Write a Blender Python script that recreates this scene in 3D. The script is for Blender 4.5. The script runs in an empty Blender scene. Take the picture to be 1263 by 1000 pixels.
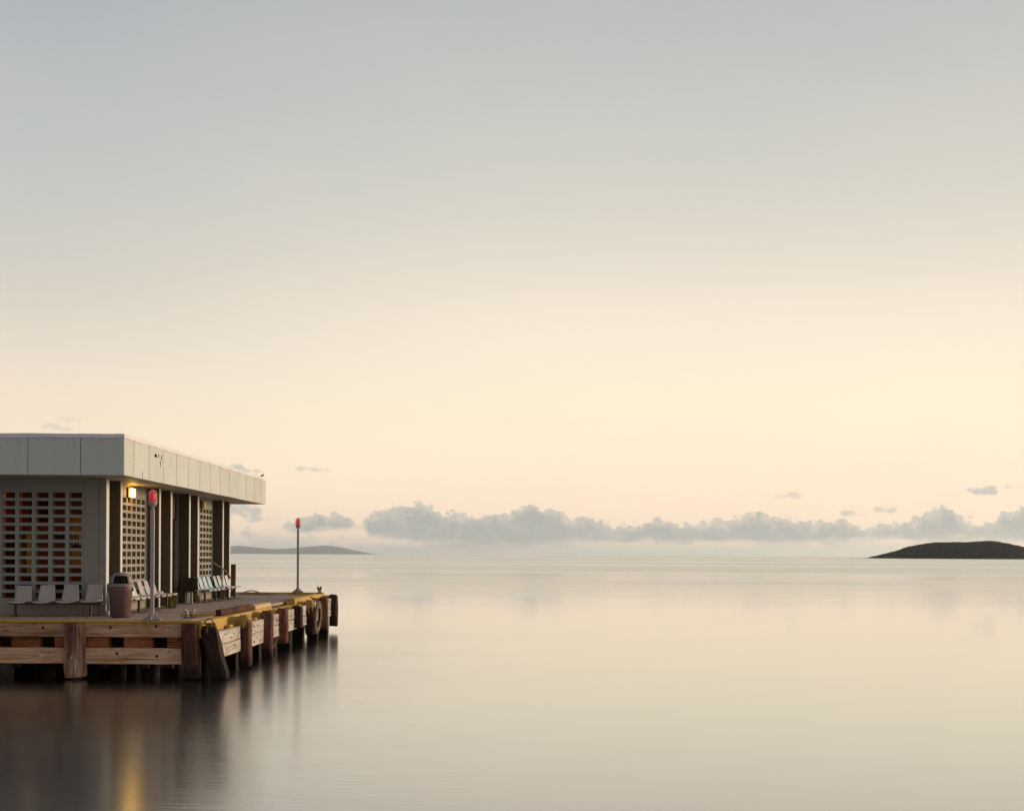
import bpy, bmesh, math, random
from mathutils import Vector, Matrix, noise
random.seed(11)
R = math.radians
C = bpy.context.scene.collection
scene = bpy.context.scene

# ------------------------------------------------------------------ camera
EYE = 1.52          # metres above the pier deck (deck top is z = 0)
SEA = -1.33         # water level
F = 1498.0          # focal length in photograph pixels (1263 wide)
cd = bpy.data.cameras.new('camera')
cam = bpy.data.objects.new('camera', cd); C.objects.link(cam)
cd.sensor_width = 36.0
cd.lens = F / 1263.0 * 36.0
cd.shift_y = 184.5 / 1263.0
cd.clip_start = 0.1; cd.clip_end = 200000
cam.location = (0, 0, EYE)
cam.rotation_euler = (R(90), 0, 0)
cam.rotation_euler = (Matrix.Rotation(R(90), 4, 'X') @ Matrix.Rotation(0.0055, 4, 'Z')).to_euler()
scene.camera = cam
vs = scene.view_settings
vs.view_transform = 'Standard'; vs.look = 'None'; vs.gamma = 1.0; vs.exposure = 0.0
vs.use_curve_mapping = False
scene.cycles.max_bounces = 8
scene.cycles.volume_bounces = 1
scene.cycles.use_denoising = True

def lin(r, g, b):
    def f(c):
        c /= 255.0
        return c / 12.92 if c <= 0.04045 else ((c + 0.055) / 1.055) ** 2.4
    return (f(r), f(g), f(b), 1.0)

# ------------------------------------------------------------------ node helper
class NT:
    def __init__(self, tree):
        self.t = tree; self.n = tree.nodes; self.l = tree.links
    def new(self, kind, **kw):
        nd = self.n.new(kind)
        for k, v in kw.items(): setattr(nd, k, v)
        return nd
    def put(self, sock, v):
        if isinstance(v, bpy.types.NodeSocket): self.l.new(v, sock)
        else: sock.default_value = v
    def m(self, op, a, b=0.0, c=0.0, clamp=False):
        nd = self.new('ShaderNodeMath', operation=op, use_clamp=clamp)
        self.put(nd.inputs[0], a); self.put(nd.inputs[1], b)
        if len(nd.inputs) > 2: self.put(nd.inputs[2], c)
        return nd.outputs[0]
    def add(self, *a):
        r = a[0]
        for x in a[1:]: r = self.m('ADD', r, x)
        return r
    def mul(self, *a):
        r = a[0]
        for x in a[1:]: r = self.m('MULTIPLY', r, x)
        return r
    def smooth(self, v, lo, hi, a=0.0, b=1.0, kind='SMOOTHSTEP'):
        nd = self.new('ShaderNodeMapRange', interpolation_type=kind, clamp=True)
        self.put(nd.inputs[0], v)
        for i, x in enumerate((lo, hi, a, b)): self.put(nd.inputs[i + 1], x)
        return nd.outputs[0]
    def mix(self, f, a, b, blend='MIX'):
        nd = self.new('ShaderNodeMix', data_type='RGBA', blend_type=blend)
        self.put(nd.inputs[0], f); self.put(nd.inputs[6], a); self.put(nd.inputs[7], b)
        return nd.outputs[2]
    def ramp(self, f, stops, interp='LINEAR'):
        nd = self.new('ShaderNodeValToRGB'); cr = nd.color_ramp; cr.interpolation = interp
        while len(cr.elements) < len(stops): cr.elements.new(0.5)
        for e, (p, c) in zip(cr.elements, stops): e.position = p; e.color = c
        self.put(nd.inputs[0], f)
        return nd.outputs[0]
    def xyz(self, x, y, z):
        nd = self.new('ShaderNodeCombineXYZ')
        for i, v in enumerate((x, y, z)): self.put(nd.inputs[i], v)
        return nd.outputs[0]
    def noise(self, vec, scale=1.0, detail=4.0, rough=0.55, dist=0.0):
        nd = self.new('ShaderNodeTexNoise')
        self.put(nd.inputs['Vector'], vec)
        nd.inputs['Scale'].default_value = scale; nd.inputs['Detail'].default_value = detail
        nd.inputs['Roughness'].default_value = rough; nd.inputs['Distortion'].default_value = dist
        return nd.outputs[0]
    def curve(self, f, pts):
        nd = self.new('ShaderNodeFloatCurve'); c = nd.mapping.curves[0]
        nd.mapping.use_clip = False
        c.points[0].location = pts[0]; c.points[1].location = pts[-1]
        for p in pts[1:-1]: c.points.new(*p)
        for p in c.points: p.handle_type = 'AUTO_CLAMPED'
        nd.mapping.update()
        self.put(nd.inputs['Value'], f)
        return nd.outputs[0]

# ------------------------------------------------------------------ sky
GLOW_AZ = R(26)      # compass bearing of the after-glow, to the right of the view axis
SUN_AZ, SUN_EL = R(62), R(7)
w = bpy.data.worlds.new('World'); scene.world = w; w.use_nodes = True
T = NT(w.node_tree)
for nd in list(T.n): T.n.remove(nd)
gen = T.new('ShaderNodeTexCoord').outputs['Generated']
sep = T.new('ShaderNodeSeparateXYZ'); T.l.new(gen, sep.inputs[0])
sx, sy, sz = sep.outputs
az = T.m('ARCTAN2', sx, sy)                                   # 0 on the view axis, + to the right
el = T.m('ARCSINE', sz)
eldeg = T.m('DEGREES', el)
azp = T.mul(az, F); elp = T.mul(el, F)                         # angles in 1/1498 rad, handy numbers
hz = T.m('SQRT', T.add(T.mul(sx, sx), T.mul(sy, sy)))
dotg = T.m('DIVIDE', T.add(T.mul(sx, math.sin(GLOW_AZ)), T.mul(sy, math.cos(GLOW_AZ))), T.m('MAXIMUM', hz, 0.001))
dotf = T.m('DIVIDE', T.add(T.mul(sx, math.sin(R(48))), T.mul(sy, math.cos(R(48)))), T.m('MAXIMUM', hz, 0.001))
front = T.smooth(dotf, -0.72, 0.30)
P = lambda d: d / 90.0
e01 = T.m('DIVIDE', T.m('MAXIMUM', eldeg, 0.0), 90.0)
def sky_stops(rows): return [(P(d), lin(*c)) for d, c in rows]
glow_rows = [(0.0, (240, 226, 206)), (0.9, (262, 234, 207)), (2.6, (264, 238, 208)), (4.6, (263, 243, 212)), (7.2, (257, 244, 215)), (9.2, (254, 240, 217)),
             (11.2, (249, 234, 214)), (13.2, (234, 225, 210)), (15.5, (220, 216, 204)), (18.0, (209, 208, 200)), (21.0, (199, 200, 196)), (24.5, (187, 190, 190)),
             (32, (172, 179, 184)), (50, (148, 157, 168)), (90, (132, 142, 156))]
back_rows = [(0.0, (138, 134, 128)), (4.0, (146, 140, 131)), (10, (150, 144, 135)), (18, (147, 145, 139)), (32, (142, 144, 145)), (50, (136, 143, 152)), (90, (132, 142, 156))]
left_rows = [(0.0, (228, 216, 200)), (0.9, (256, 228, 203)), (2.6, (260, 235, 204)), (4.6, (257, 235, 207)), (7.2, (247, 230, 208)), (9.2, (232, 222, 206)),
             (11.2, (219, 213, 200)), (13.2, (209, 207, 198)), (15.5, (199, 201, 197)), (18.0, (191, 195, 194)), (21.0, (183, 188, 190)), (24.5, (173, 179, 184)),
             (32, (160, 169, 177)), (50, (142, 152, 165)), (90, (132, 142, 156))]
c_glow = T.ramp(e01, sky_stops(glow_rows)); c_left = T.ramp(e01, sky_stops(left_rows)); c_back = T.ramp(e01, sky_stops(back_rows))
near_glow = T.smooth(dotg, 0.66, 0.93)
c_front = T.mix(near_glow, c_left, c_glow)
veil = T.noise(T.xyz(T.mul(azp, .35), elp, 11.0), 1 / 150.0, 5, .55, .6)      # the faintest unevenness of high haze
skyc = T.mix(T.mul(T.smooth(veil, .35, .72), .10), T.mix(front, c_back, c_front), T.mix(front, lin(150, 146, 142), lin(228, 212, 196)))
# clouds: a long low cumulus bank and a few loose scraps
def ang(px, py):                       # photograph pixel -> (azimuth, elevation) in 1/1498 rad
    hor = 684.0 + 0.0055 * (px - 631.5)
    u, v = (px - 631.5) / F, (hor - py) / F
    a = math.atan(u)
    return a * F, math.atan(v * math.cos(a)) * F
cv = T.xyz(azp, elp, 0.0)
n1 = T.m('SUBTRACT', T.noise(cv, 1 / 17.0, 5.0, 0.62), 0.5)
cv2 = T.xyz(azp, T.mul(elp, 1.6), 7.3)
n2 = T.m('SUBTRACT', T.noise(cv2, 1 / 55.0, 4.0, 0.55), 0.5)
cv3 = T.xyz(azp, T.mul(elp, 4.5), 3.1)
n3 = T.m('SUBTRACT', T.noise(cv3, 1 / 60.0, 5.0, 0.6), 0.5)
t01 = T.m('DIVIDE', T.add(azp, 640.0), 1280.0, clamp=True)
top_px = [(-8, 644), (275, 650), (335, 652), (352, 640), (375, 633), (405, 628), (432, 633), (446, 642), (452, 628), (480, 624), (520, 619), (550, 627), (600, 629),
          (640, 624), (655, 616), (690, 626), (708, 634), (725, 631), (745, 641), (780, 643), (810, 633), (850, 641), (895, 636), (945, 630), (1000, 638),
          (1035, 634), (1065, 641), (1110, 638), (1145, 630), (1160, 622), (1185, 630), (1205, 641), (1235, 630), (1270, 619)]
bot_px = [(-8, 648), (275, 652), (335, 649), (375, 650), (432, 648), (446, 645), (455, 654), (500, 660), (550, 667), (600, 670), (680, 668), (760, 664), (850, 665), (950, 666), (1050, 664), (1150, 661), (1270, 662)]
def prof(rows):
    out = []
    for px, py in rows:
        a, e = ang(px, py); out.append(((a + 640) / 1280.0, e / 100.0))
    return out
top = T.mul(T.curve(t01, prof(top_px)), 100.0); bot = T.mul(T.curve(t01, prof(bot_px)), 100.0)
warp = T.xyz(T.add(azp, T.mul(n1, 26.0)), T.add(elp, T.mul(n2, 26.0)), 1.7)
vo = T.new('ShaderNodeTexVoronoi', feature='SMOOTH_F1'); T.l.new(warp, vo.inputs['Vector']); vo.inputs['Scale'].default_value = 1 / 15.0; vo.inputs['Smoothness'].default_value = .35
vo2 = T.new('ShaderNodeTexVoronoi', feature='SMOOTH_F1'); T.l.new(warp, vo2.inputs['Vector']); vo2.inputs['Scale'].default_value = 1 / 6.5; vo2.inputs['Smoothness'].default_value = .3
puff = T.add(T.mul(T.m('SUBTRACT', 0.5, vo.outputs['Distance']), 13.0), T.mul(T.m('SUBTRACT', 0.45, vo2.outputs['Distance']), 8.5))
e_top = T.add(T.m('SUBTRACT', top, elp), T.mul(n1, 24.0), T.mul(n2, 9.0), puff, -3.0)
e_bot = T.add(T.m('SUBTRACT', elp, bot), T.mul(n3, 26.0), T.mul(n1, 10.0), 1.5)
bank = T.mul(T.smooth(e_top, -.8, 2.6), T.smooth(e_bot, -8.0, 5.0))
bank = T.mul(bank, T.smooth(n2, -0.3, 0.0, 0.9, 0.98))
scraps = None
for px, py, rx, ry, op in [(292, 573, 15, 8, .75), (305, 580, 22, 5, .55), (387, 579, 22, 4, .5), (70, 526, 20, 5, .4), (85, 518, 16, 4, .28), (300, 631, 34, 14, .75), (250, 640, 30, 12, .7),
                           (1215, 603, 17, 6, .75), (1247, 600, 13, 4, .6), (980, 610, 9, 4, .38), (962, 612, 10, 2.5, .25), (1093, 628, 13, 5, .5), (1050, 632, 18, 6, .55),
                           (930, 634, 16, 4, .5), (1150, 608, 30, 2, .16), (820, 655, 120, 6, .35), (560, 676, 160, 6, .28), (1080, 672, 140, 5, .25), (355, 664, 90, 8, .3)]:
    a, e = ang(px, py)
    q = T.add(T.m('POWER', T.m('ABSOLUTE', T.m('DIVIDE', T.m('SUBTRACT', azp, a), rx)), 2.0), T.m('POWER', T.m('ABSOLUTE', T.m('DIVIDE', T.m('SUBTRACT', elp, e), ry)), 2.0))
    d = T.mul(T.smooth(T.add(T.m('SUBTRACT', 1.0, q), T.mul(n1, 5.0), T.mul(n3, 3.0)), 0.0, 1.1), op)
    scraps = d if scraps is None else T.m('MAXIMUM', scraps, d)
inside = T.add(T.smooth(e_top, 0.0, 18.0), T.mul(n1, 1.1), T.mul(T.m('SUBTRACT', vo.outputs['Distance'], 0.5), 0.7))
cl_hi = T.mix(front, lin(122, 126, 136), lin(213, 204, 190))
cl_lo = T.mix(front, lin(112, 118, 130), lin(172, 176, 171))
ccol = T.mix(T.m('ADD', inside, T.mul(n2, 0.9), clamp=True), cl_hi, cl_lo)
withbank = T.mix(T.mul(bank, 0.95), skyc, ccol)
scol = T.mix(front, lin(118, 124, 134), lin(186, 188, 182))
withall = T.mix(scraps, withbank, scol)
# below the horizon (never in view past the sea): sea-like grey
withall = T.mix(T.smooth(eldeg, -2.0, -0.2), lin(120, 124, 122), withall)
bg = T.new('ShaderNodeBackground'); T.l.new(withall, bg.inputs[0]); bg.inputs[1].default_value = 1.0
wo = T.new('ShaderNodeOutputWorld'); T.l.new(bg.outputs[0], wo.inputs[0])
w.cycles.sampling_method = 'MANUAL'; w.cycles.sample_map_resolution = 1024

# low soft after-glow sun from the right
sd = bpy.data.lights.new('sun', 'SUN'); sd.energy = 3.0; sd.angle = R(18); sd.color = (1.0, 0.74, 0.46)
sun = bpy.data.objects.new('sun', sd); C.objects.link(sun)
to_sun = Vector((math.sin(SUN_AZ) * math.cos(SUN_EL), math.cos(SUN_AZ) * math.cos(SUN_EL), math.sin(SUN_EL)))
sun.rotation_euler = to_sun.to_track_quat('Z', 'Y').to_euler()

# ------------------------------------------------------------------ materials
def material(name):
    m = bpy.data.materials.new(name); m.use_nodes = True
    t = NT(m.node_tree); b = t.n['Principled BSDF']
    return m, t, b
def obcoord(t, rnd=True):
    tc = t.new('ShaderNodeTexCoord').outputs['Object']
    oi = t.new('ShaderNodeObjectInfo').outputs['Random']
    if not rnd: return tc, oi
    va = t.new('ShaderNodeVectorMath', operation='ADD'); t.l.new(tc, va.inputs[0])
    t.put(va.inputs[1], t.xyz(t.mul(oi, 57.0), t.mul(oi, 31.0), t.mul(oi, 83.0)))
    return va.outputs[0], oi
def scaled(t, v, s):
    mp = t.new('ShaderNodeMapping'); t.l.new(v, mp.inputs[0]); mp.inputs['Scale'].default_value = s
    return mp.outputs[0]
def bump(t, b, h, dist=0.01, strength=0.6):
    bp = t.new('ShaderNodeBump'); t.put(bp.inputs['Height'], h); bp.inputs['Distance'].default_value = dist
    bp.inputs['Strength'].default_value = strength; t.l.new(bp.outputs[0], b.inputs['Normal'])
def wood(name, dark, mid, pale, vary=0.35, crack=0.85, wet=False, rough=0.85):
    """weathered timber, the grain along the local X axis"""
    m, t, b = material(name)
    v, oi = obcoord(t)
    g = t.noise(scaled(t, v, (1.1, 17, 17)), 1.0, 7, 0.65, 0.6)
    blot = t.noise(scaled(t, v, (0.9, 2.4, 2.4)), 1.0, 4, 0.6, 0.4)
    col = t.ramp(t.add(t.mul(g, 0.85), t.mul(blot, 0.75), -0.30), [(0.30, dark), (0.50, mid), (0.70, pale)])
    cr = t.noise(scaled(t, v, (0.55, 30, 30)), 1.0, 3, 0.5, 0.3)
    crk = t.smooth(cr, 0.61, 0.68)
    col = t.mix(t.mul(crk, crack), col, (dark[0] * .3, dark[1] * .28, dark[2] * .28, 1))
    knots = t.new('ShaderNodeTexVoronoi'); t.l.new(scaled(t, v, (1.6, 4.2, 4.2)), knots.inputs['Vector']); knots.inputs['Scale'].default_value = 1.0
    kn = t.smooth(knots.outputs['Distance'], 0.16, 0.09)
    col = t.mix(t.mul(kn, 0.6), col, (dark[0] * .4, dark[1] * .35, dark[2] * .33, 1))
    bc = t.new('ShaderNodeBrightContrast'); t.l.new(col, bc.inputs[0])
    if wet:                                  # the tide's dark weed line on whatever stands in the water
        pz = t.new('ShaderNodeSeparateXYZ'); t.l.new(t.new('ShaderNodeNewGeometry').outputs['Position'], pz.inputs[0])
        wl = t.smooth(t.add(pz.outputs[2], t.mul(t.m('SUBTRACT', g, .5), .5)), SEA + .42, SEA + .18)
        col = t.mix(t.mul(wl, .85), col, (.012, .010, .007, 1))
    hv = t.new('ShaderNodeHueSaturation'); t.l.new(col, hv.inputs['Color'])
    t.put(hv.inputs['Value'], t.add(1.0 - vary / 2, t.mul(oi, vary)))
    t.l.new(hv.outputs[0], b.inputs['Base Color'])
    b.inputs['Roughness'].default_value = rough
    b.inputs['Specular IOR Level'].default_value = 0.25
    bump(t, b, t.m('SUBTRACT', g, t.mul(crk, 0.8)), 0.012, 0.7)
    return m
def pile_paint(name, base, line=-.32):
    """a copy of a timber whose head still carries worn yellow paint"""
    m = M[base].copy(); m.name = name; t = NT(m.node_tree); b = t.n['Principled BSDF']
    old = b.inputs['Base Color'].links[0].from_socket
    tc = t.new('ShaderNodeTexCoord').outputs['Object']
    sp = t.new('ShaderNodeSeparateXYZ'); t.l.new(tc, sp.inputs[0])
    v, oi = obcoord(t)
    n = t.noise(scaled(t, v, (2.2, 9, 9)), 1.0, 6, .65, .4)
    mask = t.mul(t.smooth(t.add(sp.outputs[0], t.mul(t.m('SUBTRACT', n, .5), 1.3)), line, line - .14), .93)
    yc = t.ramp(t.noise(v, 7.0, 5, .6), [(.3, (.26, .15, .045, 1)), (.6, (.46, .31, .10, 1))])
    t.l.new(t.mix(mask, old, yc), b.inputs['Base Color'])
    return m
def painted(name, col, worn=None, wear=0.62, rough=0.6, scale=3.0, dirt=0.25, metallic=0.0):
    """paint with blotches, fine grime and, where given, a second colour showing where it has worn off"""
    m, t, b = material(name)
    v, oi = obcoord(t)
    big = t.noise(v, scale * 0.5, 5, 0.6, 0.4); fine = t.noise(v, scale * 9, 5, 0.65)
    dcol = tuple(c * 0.45 for c in col[:3]) + (1,)
    c = t.mix(t.mul(t.smooth(big, 0.35, 0.8), dirt), col, dcol)
    c = t.mix(t.mul(t.smooth(fine, 0.45, 0.75), dirt * 0.7), c, dcol)
    if worn:
        wm = t.noise(v, scale * 2.2, 8, 0.7, 0.5)
        c = t.mix(t.smooth(wm, wear, wear + 0.05), c, worn)
    t.l.new(c, b.inputs['Base Color'])
    b.inputs['Roughness'].default_value = rough; b.inputs['Metallic'].default_value = metallic
    b.inputs['Specular IOR Level'].default_value = 0.35
    bump(t, b, t.add(fine, t.mul(big, 0.6)), 0.004, 0.35)
    return m
def plain(name, col, rough=0.6, metallic=0.0):
    return painted(name, col, None, rough=rough, metallic=metallic, dirt=0.18, scale=5.0)

M = {}
M['wale'] = wood('weathered_wale_timber', (.30, .13, .07, 1), (.56, .32, .195, 1), (.70, .47, .33, 1))
M['chock'] = wood('red_brown_chock_timber', (.13, .036, .014, 1), (.32, .10, .042, 1), (.44, .17, .08, 1))
M['post'] = wood('red_brown_fender_timber', (.050, .016, .009, 1), (.135, .050, .030, 1), (.26, .125, .085, 1), vary=.5, wet=True)
M['postpale'] = wood('faded_red_brown_timber', (.15, .055, .036, 1), (.32, .175, .11, 1), (.54, .38, .29, 1), vary=.1)
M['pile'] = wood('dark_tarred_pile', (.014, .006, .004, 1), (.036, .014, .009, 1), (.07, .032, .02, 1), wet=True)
M['plank'] = wood('pale_weathered_plank', (.26, .21, .17, 1), (.46, .40, .35, 1), (.60, .54, .48, 1), vary=.25, crack=.7)
M['deckwood'] = wood('grey_deck_boards', (.28, .195, .165, 1), (.42, .315, .275, 1), (.54, .43, .385, 1), vary=.2)
M['brownbeam'] = wood('dark_brown_loose_timber', (.035, .012, .008, 1), (.085, .032, .02, 1), (.15, .07, .045, 1))
M['postpaint'] = pile_paint('yellow_headed_fender_timber', 'post'); M['pilepaint'] = pile_paint('yellow_headed_dark_timber', 'pile', -.16); M['cornerpaint'] = pile_paint('yellow_topped_corner_timber', 'pile', -.56)
M['yellow'] = painted('worn_yellow_paint', (.56, .335, .075, 1), (.28, .17, .10, 1), wear=.60, rough=.75, scale=2.2, dirt=.35)
M['yellowpale'] = painted('sunbleached_yellow_paint', (.66, .49, .23, 1), (.38, .28, .18, 1), wear=.62, rough=.8, scale=2.2, dirt=.25)
M['yellowedge'] = painted('yellow_edge_paint', (.60, .34, .035, 1), (.40, .25, .08, 1), wear=.66, rough=.7, scale=2.0, dirt=.25)
def cladding():
    m, t, b = material('grey_green_cladding_paint')
    v, oi = obcoord(t)
    run = t.noise(scaled(t, v, (7, 7, .5)), 1.0, 6, .65, .2)          # faint drip runs
    blot = t.noise(v, .9, 5, .6, .4); fine = t.noise(v, 22, 4, .6)
    sp = t.new('ShaderNodeSeparateXYZ'); t.l.new(t.new('ShaderNodeTexCoord').outputs['Object'], sp.inputs[0])
    c = t.mix(t.mul(t.smooth(run, .48, .74), t.smooth(sp.outputs[2], -.45, .45, .25, .55)), (.60, .61, .57, 1), (.44, .425, .38, 1))
    c = t.mix(t.mul(t.smooth(blot, .45, .75), .28), c, (.47, .465, .43, 1))
    rust = t.mul(t.smooth(t.noise(scaled(t, v, (11, 11, 1.1)), 1.0, 4, .6), .68, .76), t.smooth(sp.outputs[2], .1, .46), .45)
    c = t.mix(rust, c, (.30, .18, .10, 1))
    hv = t.new('ShaderNodeHueSaturation'); t.l.new(c, hv.inputs['Color']); t.put(hv.inputs['Value'], t.add(.95, t.mul(oi, .09)))
    t.l.new(hv.outputs[0], b.inputs['Base Color']); b.inputs['Roughness'].default_value = .6; b.inputs['Specular IOR Level'].default_value = .3
    bump(t, b, t.add(t.mul(blot, 2.0), t.mul(fine, .25)), .012, .4)
    return m
M['panel'] = cladding()
M['wall'] = painted('grey_wall_paint', (.335, .305, .255, 1), (.27, .24, .20, 1), wear=.74, rough=.75, scale=2.0, dirt=.2)
M['block'] = painted('grey_painted_concrete_block', (.335, .365, .345, 1), None, rough=.85, scale=6, dirt=.25)
M['edge'] = painted('lit_edge_paint', (.66, .66, .62, 1), (.40, .36, .30, 1), wear=.70, rough=.6, scale=3.0, dirt=.15)  # brightness of the glow-facing fin edges and wall end, put into the colour
M['fin'] = painted('fin_shade_paint', (.105, .075, .05, 1), None, rough=.7, scale=2.0, dirt=.2)  # shade on the fins' front faces painted in as dark brown
M['terracotta'] = painted('bare_terracotta_block', (.42, .21, .11, 1), None, rough=.9, scale=6, dirt=.3)
M['fascia_trim'] = painted('pale_roof_flashing', (.84, .81, .85, 1), (.42, .42, .44, 1), wear=.64, rough=.5, scale=3, dirt=.2)
M['soffit'] = painted('cream_soffit_paint', (.40, .34, .28, 1), None, rough=.6, scale=1.2, dirt=.25)
M['darkdoor'] = painted('dark_brown_door_paint', (.06, .03, .022, 1), None, rough=.5, scale=2, dirt=.3)
M['roofing'] = painted('grey_roof_felt', (.25, .25, .25, 1), None, rough=.9, scale=2, dirt=.3)
M['inner'] = painted('warm_interior_plaster', (.20, .075, .04, 1), None, rough=.8, scale=1.5, dirt=.3)
M['innergold'] = painted('ochre_interior_panel', (.48, .31, .095, 1), None, rough=.7, scale=3, dirt=.3)
M['inneryellow'] = painted('yellow_interior_post', (.55, .40, .05, 1), None, rough=.5, scale=3, dirt=.2)
M['innerdark'] = painted('dark_opening_paint', (.02, .012, .010, 1), None, rough=.8, scale=3, dirt=.2)
M['seat'] = painted('pale_moulded_seat_plastic', (.62, .60, .58, 1), None, rough=.4, scale=3, dirt=.22)
M['seatfront'] = painted('shaded_seat_plastic', (.50, .44, .395, 1), None, rough=.4, scale=3, dirt=.25)  # darker copy of the pale seat plastic, front-side shade in its colour
M['seatblue'] = painted('pale_blue_seat_plastic', (.45, .57, .63, 1), None, rough=.4, scale=3, dirt=.2)
M['seatlilac'] = painted('faded_lilac_seat_plastic', (.44, .40, .42, 1), None, rough=.45, scale=3, dirt=.25)
M['seatdark'] = painted('dark_brown_seat_plastic', (.055, .026, .020, 1), None, rough=.4, scale=3, dirt=.3)
M['steel'] = painted('brown_painted_steel', (.10, .062, .05, 1), (.20, .09, .05, 1), wear=.62, rough=.6, scale=6, dirt=.3)
M['palesteel'] = painted('pale_steel', (.42, .40, .38, 1), None, rough=.5, scale=6, dirt=.3)
M['bin'] = painted('mauve_brown_bin_plastic', (.17, .095, .092, 1), None, rough=.55, scale=4, dirt=.25)
M['binlid'] = painted('mauve_grey_bin_lid', (.27, .20, .205, 1), None, rough=.5, scale=4, dirt=.2)
M['black'] = painted('black_void', (.006, .005, .005, 1), None, rough=.9, scale=4, dirt=.1)
M['pole'] = painted('lilac_grey_pole_paint', (.44, .36, .37, 1), (.24, .15, .13, 1), wear=.66, rough=.45, scale=5, dirt=.2)
M['iron'] = painted('rusty_cast_iron', (.05, .026, .022, 1), (.12, .055, .035, 1), wear=.5, rough=.6, scale=14, dirt=.3)
M['galv'] = painted('worn_grey_iron', (.36, .33, .32, 1), (.12, .07, .05, 1), wear=.55, rough=.5, scale=14, dirt=.3)
M['rubber'] = painted('brown_stained_rubber', (.05, .028, .02, 1), (.32, .26, .22, 1), wear=.6, rough=.85, scale=5, dirt=.3)
M['rubberpale'] = painted('salt_bleached_rubber', (.20, .15, .12, 1), (.08, .045, .03, 1), wear=.5, rough=.85, scale=5, dirt=.3)
M['rope'] = painted('grey_rope', (.46, .42, .40, 1), None, rough=.9, scale=20, dirt=.3)
M['bolt'] = painted('dark_bolt_head', (.035, .02, .016, 1), None, rough=.6, scale=20, dirt=.3)
M['boltpale'] = painted('bright_bolt_head', (.75, .70, .66, 1), None, rough=.4, scale=20, dirt=.1)
M['weed'] = painted('dry_olive_weed', (.20, .165, .05, 1), None, rough=.8, scale=20, dirt=.3)
M['scuff'] = painted('bare_grey_scuff', (.24, .22, .20, 1), None, rough=.9, scale=9, dirt=.3)
M['bird'] = painted('dark_feathers', (.03, .02, .02, 1), None, rough=.8, scale=20, dirt=.2)
M['cage'] = painted('red_guard_cage', (.85, .36, .34, 1), None, rough=.5, scale=10, dirt=.1)
M['lampoff'] = painted('unlit_amber_lens', (.62, .42, .18, 1), None, rough=.25, scale=5, dirt=.1)

def emitter(name, col, strength, base=(0.5, 0.5, 0.5, 1)):
    m, t, b = material(name)
    b.inputs['Base Color'].default_value = base
    b.inputs['Emission Color'].default_value = col; b.inputs['Emission Strength'].default_value = strength
    b.inputs['Roughness'].default_value = 0.3
    return m
M['lamplens'] = emitter('lit_warm_lamp_lens', (1.0, .52, .055, 1), 24.0)
M['redlens'] = emitter('lit_red_beacon_glass', (1.0, .010, .015, 1), .34, (.5, .01, .01, 1))
M['redbulb'] = emitter('lit_beacon_bulb', (1.0, .12, .04, 1), 2.2)
M['tube'] = emitter('lit_ceiling_lamp', (1.0, .42, .11, 1), .6)
M['tubebright'] = emitter('bright_ceiling_lamp', (1.0, .47, .13, 1), 13.0)

# ------------------------------------------------------------------ object helpers
def link(o, parent=None):
    C.objects.link(o)
    if parent is not None: o.parent = parent
    return o
def thing(name, label, cat, loc=(0, 0, 0), rz=0.0, group=None):
    o = bpy.data.objects.new(name, None); o.empty_display_size = 0.2
    o.location = loc; o.rotation_euler = (0, 0, rz)
    o['label'] = label; o['category'] = cat
    if group: o['group'] = group
    return link(o)
def mesh_obj(name, bm, mat, parent=None, loc=(0, 0, 0), smooth=False, kind=None):
    me = bpy.data.meshes.new(name); bm.normal_update(); bm.to_mesh(me); bm.free()
    if smooth: me.polygons.foreach_set('use_smooth', [True] * len(me.polygons))
    if isinstance(mat, (list, tuple)):
        for x in mat: me.materials.append(x)
    else: me.materials.append(mat)
    o = bpy.data.objects.new(name, me); o.location = loc
    if kind: o['kind'] = kind
    return link(o, parent)
def add_box(bm, c, s, rot=None):
    r = bmesh.ops.create_cube(bm, size=1.0)
    mt = Matrix.Translation(c) @ (rot if rot else Matrix.Identity(4)) @ Matrix.Diagonal((s[0], s[1], s[2], 1))
    bmesh.ops.transform(bm, matrix=mt, verts=r['verts'])
    return r['verts']
def box(name, parent, mat, lo, hi, bevel=0.006, kind=None):
    """axis-aligned block from corner lo to corner hi"""
    c = [(a + b) / 2 for a, b in zip(lo, hi)]; s = [b - a for a, b in zip(lo, hi)]
    bm = bmesh.new(); add_box(bm, (0, 0, 0), s)
    if bevel: bmesh.ops.bevel(bm, geom=bm.edges[:], offset=min(bevel, min(s) * .3), segments=1, affect='EDGES')
    return mesh_obj(name, bm, mat, parent, c, kind=kind)
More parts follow.
